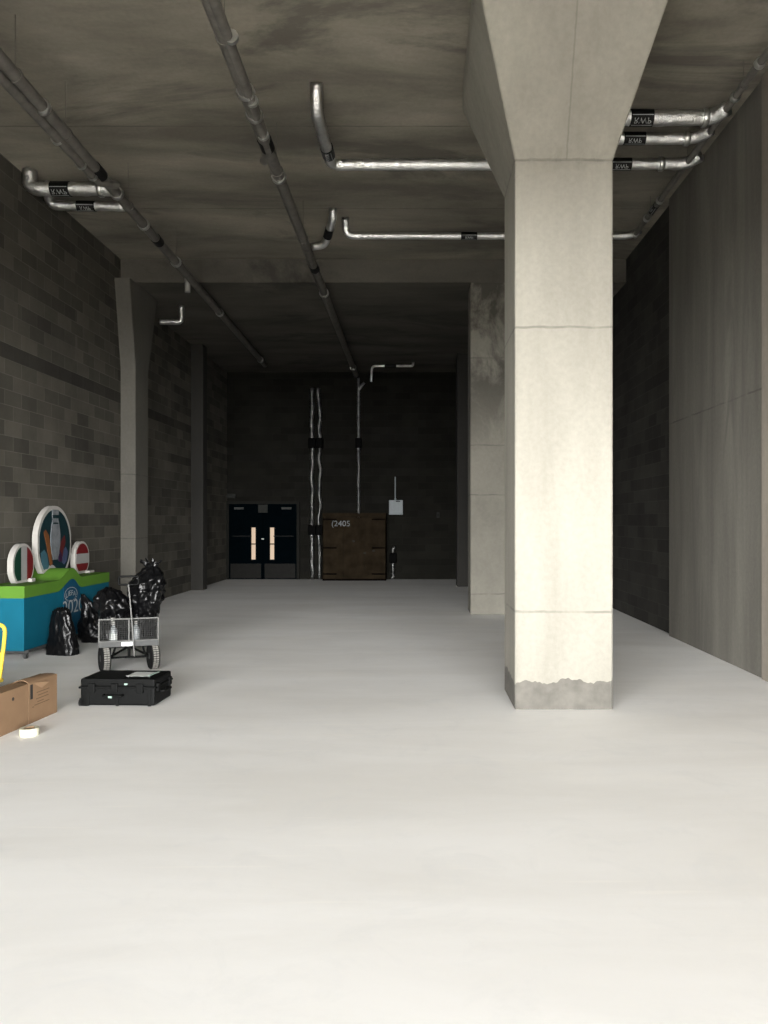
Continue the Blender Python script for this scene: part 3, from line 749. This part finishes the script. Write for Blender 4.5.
# ------------------------------------------------------------------ black hard case
cz = math.radians(-2.5)
case = thing('hard_case', 'black hard plastic flight case lying on the floor in front of the mesh cart', 'case', (-2.575, 7.08, 0), cz)
cw, cd = .325, .205
MB().box((-cw, -cd, .012), (cw, cd, .165), .018).build('shell', M['black_plastic'], case)
MB().box((-cw, -cd, .169), (cw, cd, .243), .018).build('lid', M['black_plastic'], case)
MB().box((-cw-.012, -cd-.012, .158), (cw+.012, cd+.012, .176), .006).build('rim', M['black_plastic'], case)
for x in (-.22, -.02, .2):
    MB().box((x-.03, -cd-.024, .125), (x+.03, -cd-.005, .205), .006).build('latch', M['black_plastic'], case)
hp = round_path([(-.11, -cd-.005, .105), (-.11, -cd-.045, .105), (.05, -cd-.045, .105), (.05, -cd-.005, .105)], .02, 4)
MB().tube(hp, .011, 10).build('carry_handle', M['black_plastic'], case, smooth=True)
hp = round_path([(cw+.004, -.09, .12), (cw+.045, -.09, .12), (cw+.045, .07, .12), (cw+.004, .07, .12)], .02, 4)
MB().tube(hp, .013, 10).build('side_handle', M['black_plastic'], case, smooth=True)
for y in (-.14, .14):
    MB().box((cw-.005, y-.03, .13), (cw+.02, y+.03, .2), .006).build('latch', M['black_plastic'], case)
for y in (-cd+.035, cd-.035):
    MB().cyl((-cw-.02, y, .03), (-cw+.05, y, .03), .03, 20).build('wheel', M['rubber'], case, smooth=True)
    MB().box((-cw-.012, y-.035, .03), (-cw+.04, y+.035, .075), .008).build('wheel_housing', M['black_plastic'], case)
for x in (-.26, .0, .28):
    MB().box((x-.014, -cd-.006, .01), (x+.014, -cd+.01, .16), .004).build('rib', M['black_plastic'], case)
for a in ((-.055, .09, .02, .012), (.06, .19, .018, .011)):
    tag(MB().box((a[0], -cd-.062 if a[1] < .1 else -cd-.003, a[1]), (a[0]+a[2]*1.6, -cd-.056 if a[1] < .1 else -cd+.002, a[1]+a[3]*1.4), .002).build('sticker', M['sticker'], case), 'small pale green sticker')
p = case.matrix_basis @ Vector((.14, .03, .2435))
sh = thing('paper_sheet', 'white sheet of paper lying on the lid of the black case', 'paper', tuple(p), math.radians(-6))
vs = []; n = 10
for i in range(n+1):
    for j in range(n+1): vs.append((-.105 + .21*i/n, -.12 + .20*j/n, .0012 + .003*abs(noise.noise(Vector((i*.3, j*.3, 1))))))
fs = [[i*(n+1)+j, (i+1)*(n+1)+j, (i+1)*(n+1)+j+1, i*(n+1)+j+1] for i in range(n) for j in range(n)]
pg = MB().add(vs, fs).build('page', M['paper'], sh); pg.modifiers.new('thickness', 'SOLIDIFY').thickness = .001
tag(MB().box((.095, -.12, .006), (.112, .08, .009)).build('green_edge', M['sticker'], sh), 'green edge strip')

# ------------------------------------------------------------------ cardboard boxes, tape, yellow trolley
pA, pB = Vector((-3.023, 6.70, 0)), Vector((-3.062, 6.285, 0))
ang = math.atan2(-(pA.x-pB.x), pA.y-pB.y)
def carton(label, P, length, h, printed):
    """carton with its face on the line from P back towards the camera; local +y runs along the face, -x into the box"""
    t = thing('cardboard_box', label, 'box', tuple(P), ang, 'cardboard boxes')
    d = .15; th = .004
    sh = MB()
    sh.box((-th, -length, 0), (0, 0, h)).box((-d, -length, 0), (-d+th, 0, h))
    sh.box((-d+th, -length, 0), (-th, -length+th, h)).box((-d+th, -th, 0), (-th, 0, h)).box((-d+th, -length+th, 0), (-th, -th, th))
    sh.build('box_walls', M['card'], t)
    if printed:
        f = MB(); m_ = 10; vs = []
        for i in range(m_+1):               # bulging top flap
            for j in range(m_+1):
                u, v = i/m_, j/m_
                vs.append((-d*u, -length*v, h + .028*math.sin(PI*min(1, u*1.1))*(.25+.75*v)*(1 + .4*noise.noise(Vector((u*3, v*3, 0))))))
        f.add(vs, [[i*(m_+1)+j, (i+1)*(m_+1)+j, (i+1)*(m_+1)+j+1, i*(m_+1)+j+1] for i in range(m_) for j in range(m_)])
        fo = f.build('top_flap', M['card'], t); fo.modifiers.new('thickness', 'SOLIDIFY').thickness = .004
        pr = MB()
        for k, (y0, y1, z) in enumerate(((-.30, -.12, .225), (-.28, -.14, .20), (-.31, -.13, .175), (-.29, -.2, .15), (-.33, -.12, .13), (-.36, -.34, .12))):
            pr.box((0, y0, z), (.0012, y1, z+.005))
        pr.build('printed_lines', M['card_dark'], t)
        MB().box((0, -length+.02, .19), (.0015, -length+.055, .305)).build('hand_slot', M['hole'], t)
        f = MB(); f.add([(0.002, -length+.06, .31), (.05, -length+.10, .315), (.055, -length+.2, .30), (.003, -length+.18, .25)], [[0, 1, 2, 3]])
        o = f.build('torn_flap', M['card'], t); o.modifiers.new('thickness', 'SOLIDIFY').thickness = .003
    else:
        MB().box((-d, -length, h-.003), (0, 0, h+.001)).build('top_flap', M['card'], t)
        MB().lathe([(.014, 0), (.014, .0015)], (0, -.20, .245), 14, 'x').build('punch_hole', M['hole'], t)
    return t
carton('open brown cardboard box with printed lines and a torn flap, nearest the black case', pA, .41, .32, True)
carton('plain brown cardboard box with a small punched hole, cut off by the photo edge', pB, .60, .32, False)
tr = thing('tape_roll', 'cream roll of tape lying on the floor by the cardboard boxes', 'tape', (-2.905, 5.98, 0))
R0, R1, hh = .040, .068, .055; n = 40
mb = MB(); vs = []
for r, z in ((R0, 0), (R1, 0), (R1+.001, .004), (R1+.001, hh-.004), (R1, hh), (R0, hh)):
    vs += [(r*math.cos(2*PI*k/n), r*math.sin(2*PI*k/n), z) for k in range(n)]
mb.add(vs, [[i*n+k, i*n+(k+1) % n, ((i+1) % 6)*n+(k+1) % n, ((i+1) % 6)*n+k] for i in range(6) for k in range(n)]).build('tape_winding', M['tape'], tr, smooth=True)
mb = MB(); vs = []
for r, z in ((R0-.003, 0), (R0, 0), (R0, hh), (R0-.003, hh)): vs += [(r*math.cos(2*PI*k/n), r*math.sin(2*PI*k/n), z) for k in range(n)]
mb.add(vs, [[i*n+k, i*n+(k+1) % n, ((i+1) % 4)*n+(k+1) % n, ((i+1) % 4)*n+k] for i in range(4) for k in range(n)]).build('core', M['card'], tr, smooth=True)

trol = thing('platform_trolley', 'yellow tubular trolley handle standing behind the cardboard boxes', 'trolley', (-4.05, 7.3, 0))
hp = round_path([(.24, -.02, .15), (.275, .0, .50), (.285, .0, .655), (-.285, .0, .655), (-.275, 0, .5), (-.24, -.02, .15)], .09, 8)
MB().tube(hp, .018, 14).build('handle', M['yellow'], trol, smooth=True)
MB().box((-.25, -.012, .23), (.262, .012, .40), .006).build('back_plate', M['yellow'], trol)
MB().box((-.28, -.78, .13), (.26, .02, .165), .01).build('deck', M['yellow'], trol)
for x in (-.22, .2):
    for y in (-.68, -.06):
        MB().cyl((x-.02, y, .05), (x+.02, y, .05), .05, 20).box((x-.03, y-.025, .05), (x+.03, y+.025, .13)).build('castor', M['rubber'], trol)

# ------------------------------------------------------------------ daylight
wd_ = bpy.data.worlds.new('overcast_sky'); SC.world = wd_; wd_.use_nodes = True
nt = wd_.node_tree; bg = nt.nodes['Background']
tc = node(nt, 'ShaderNodeTexCoord'); z = xyz(nt, tc.outputs['Generated'])[2]
nt.links.new(mixrgb(nt, ramp(nt, z, .18, .31), (1.0, .997, .982), (.025, .027, .030)), bg.inputs['Color'])   # bright hazy horizon under a darker overcast
bg.inputs['Strength'].default_value = 60.0
su = bpy.data.lights.new('sun', 'SUN'); su.energy = 48; su.angle = math.radians(1.2); su.color = (1, .965, .91)
so = bpy.data.objects.new('sun', su); COL.objects.link(so); so.location = (0, -20, 30)
so.rotation_euler = (math.radians(22), 0, math.radians(-6))       # high behind the camera: lights the pavement outside
po = bpy.data.lights.new('shutter_opening', 'AREA'); po.shape = 'RECTANGLE'; po.size = XR - XL; po.size_y = ZO; po.cycles.is_portal = True
pl = bpy.data.objects.new('shutter_opening', po); COL.objects.link(pl)
pl.location = ((XL+XR)/2, YF-.05, ZO/2); pl.rotation_euler = (PI/2, 0, 0)      # faces +Y, into the hall

SC.cycles.caustics_reflective = False; SC.cycles.caustics_refractive = False
cam = bpy.data.cameras.new('camera'); co = bpy.data.objects.new('camera', cam); COL.objects.link(co); SC.camera = co
cam.sensor_width = 36; cam.lens = 36*F/1024; cam.shift_x = -(CX-384)/1024; cam.shift_y = (CY-512)/1024
co.location = (0, 0, EYE); co.rotation_euler = (PI/2, 0, 0); cam.clip_end = 200; cam.clip_start = .05
vs_ = SC.view_settings; vs_.view_transform = 'Standard'; vs_.look = 'None'; vs_.gamma = 1; vs_.exposure = 0.0; vs_.use_curve_mapping = False
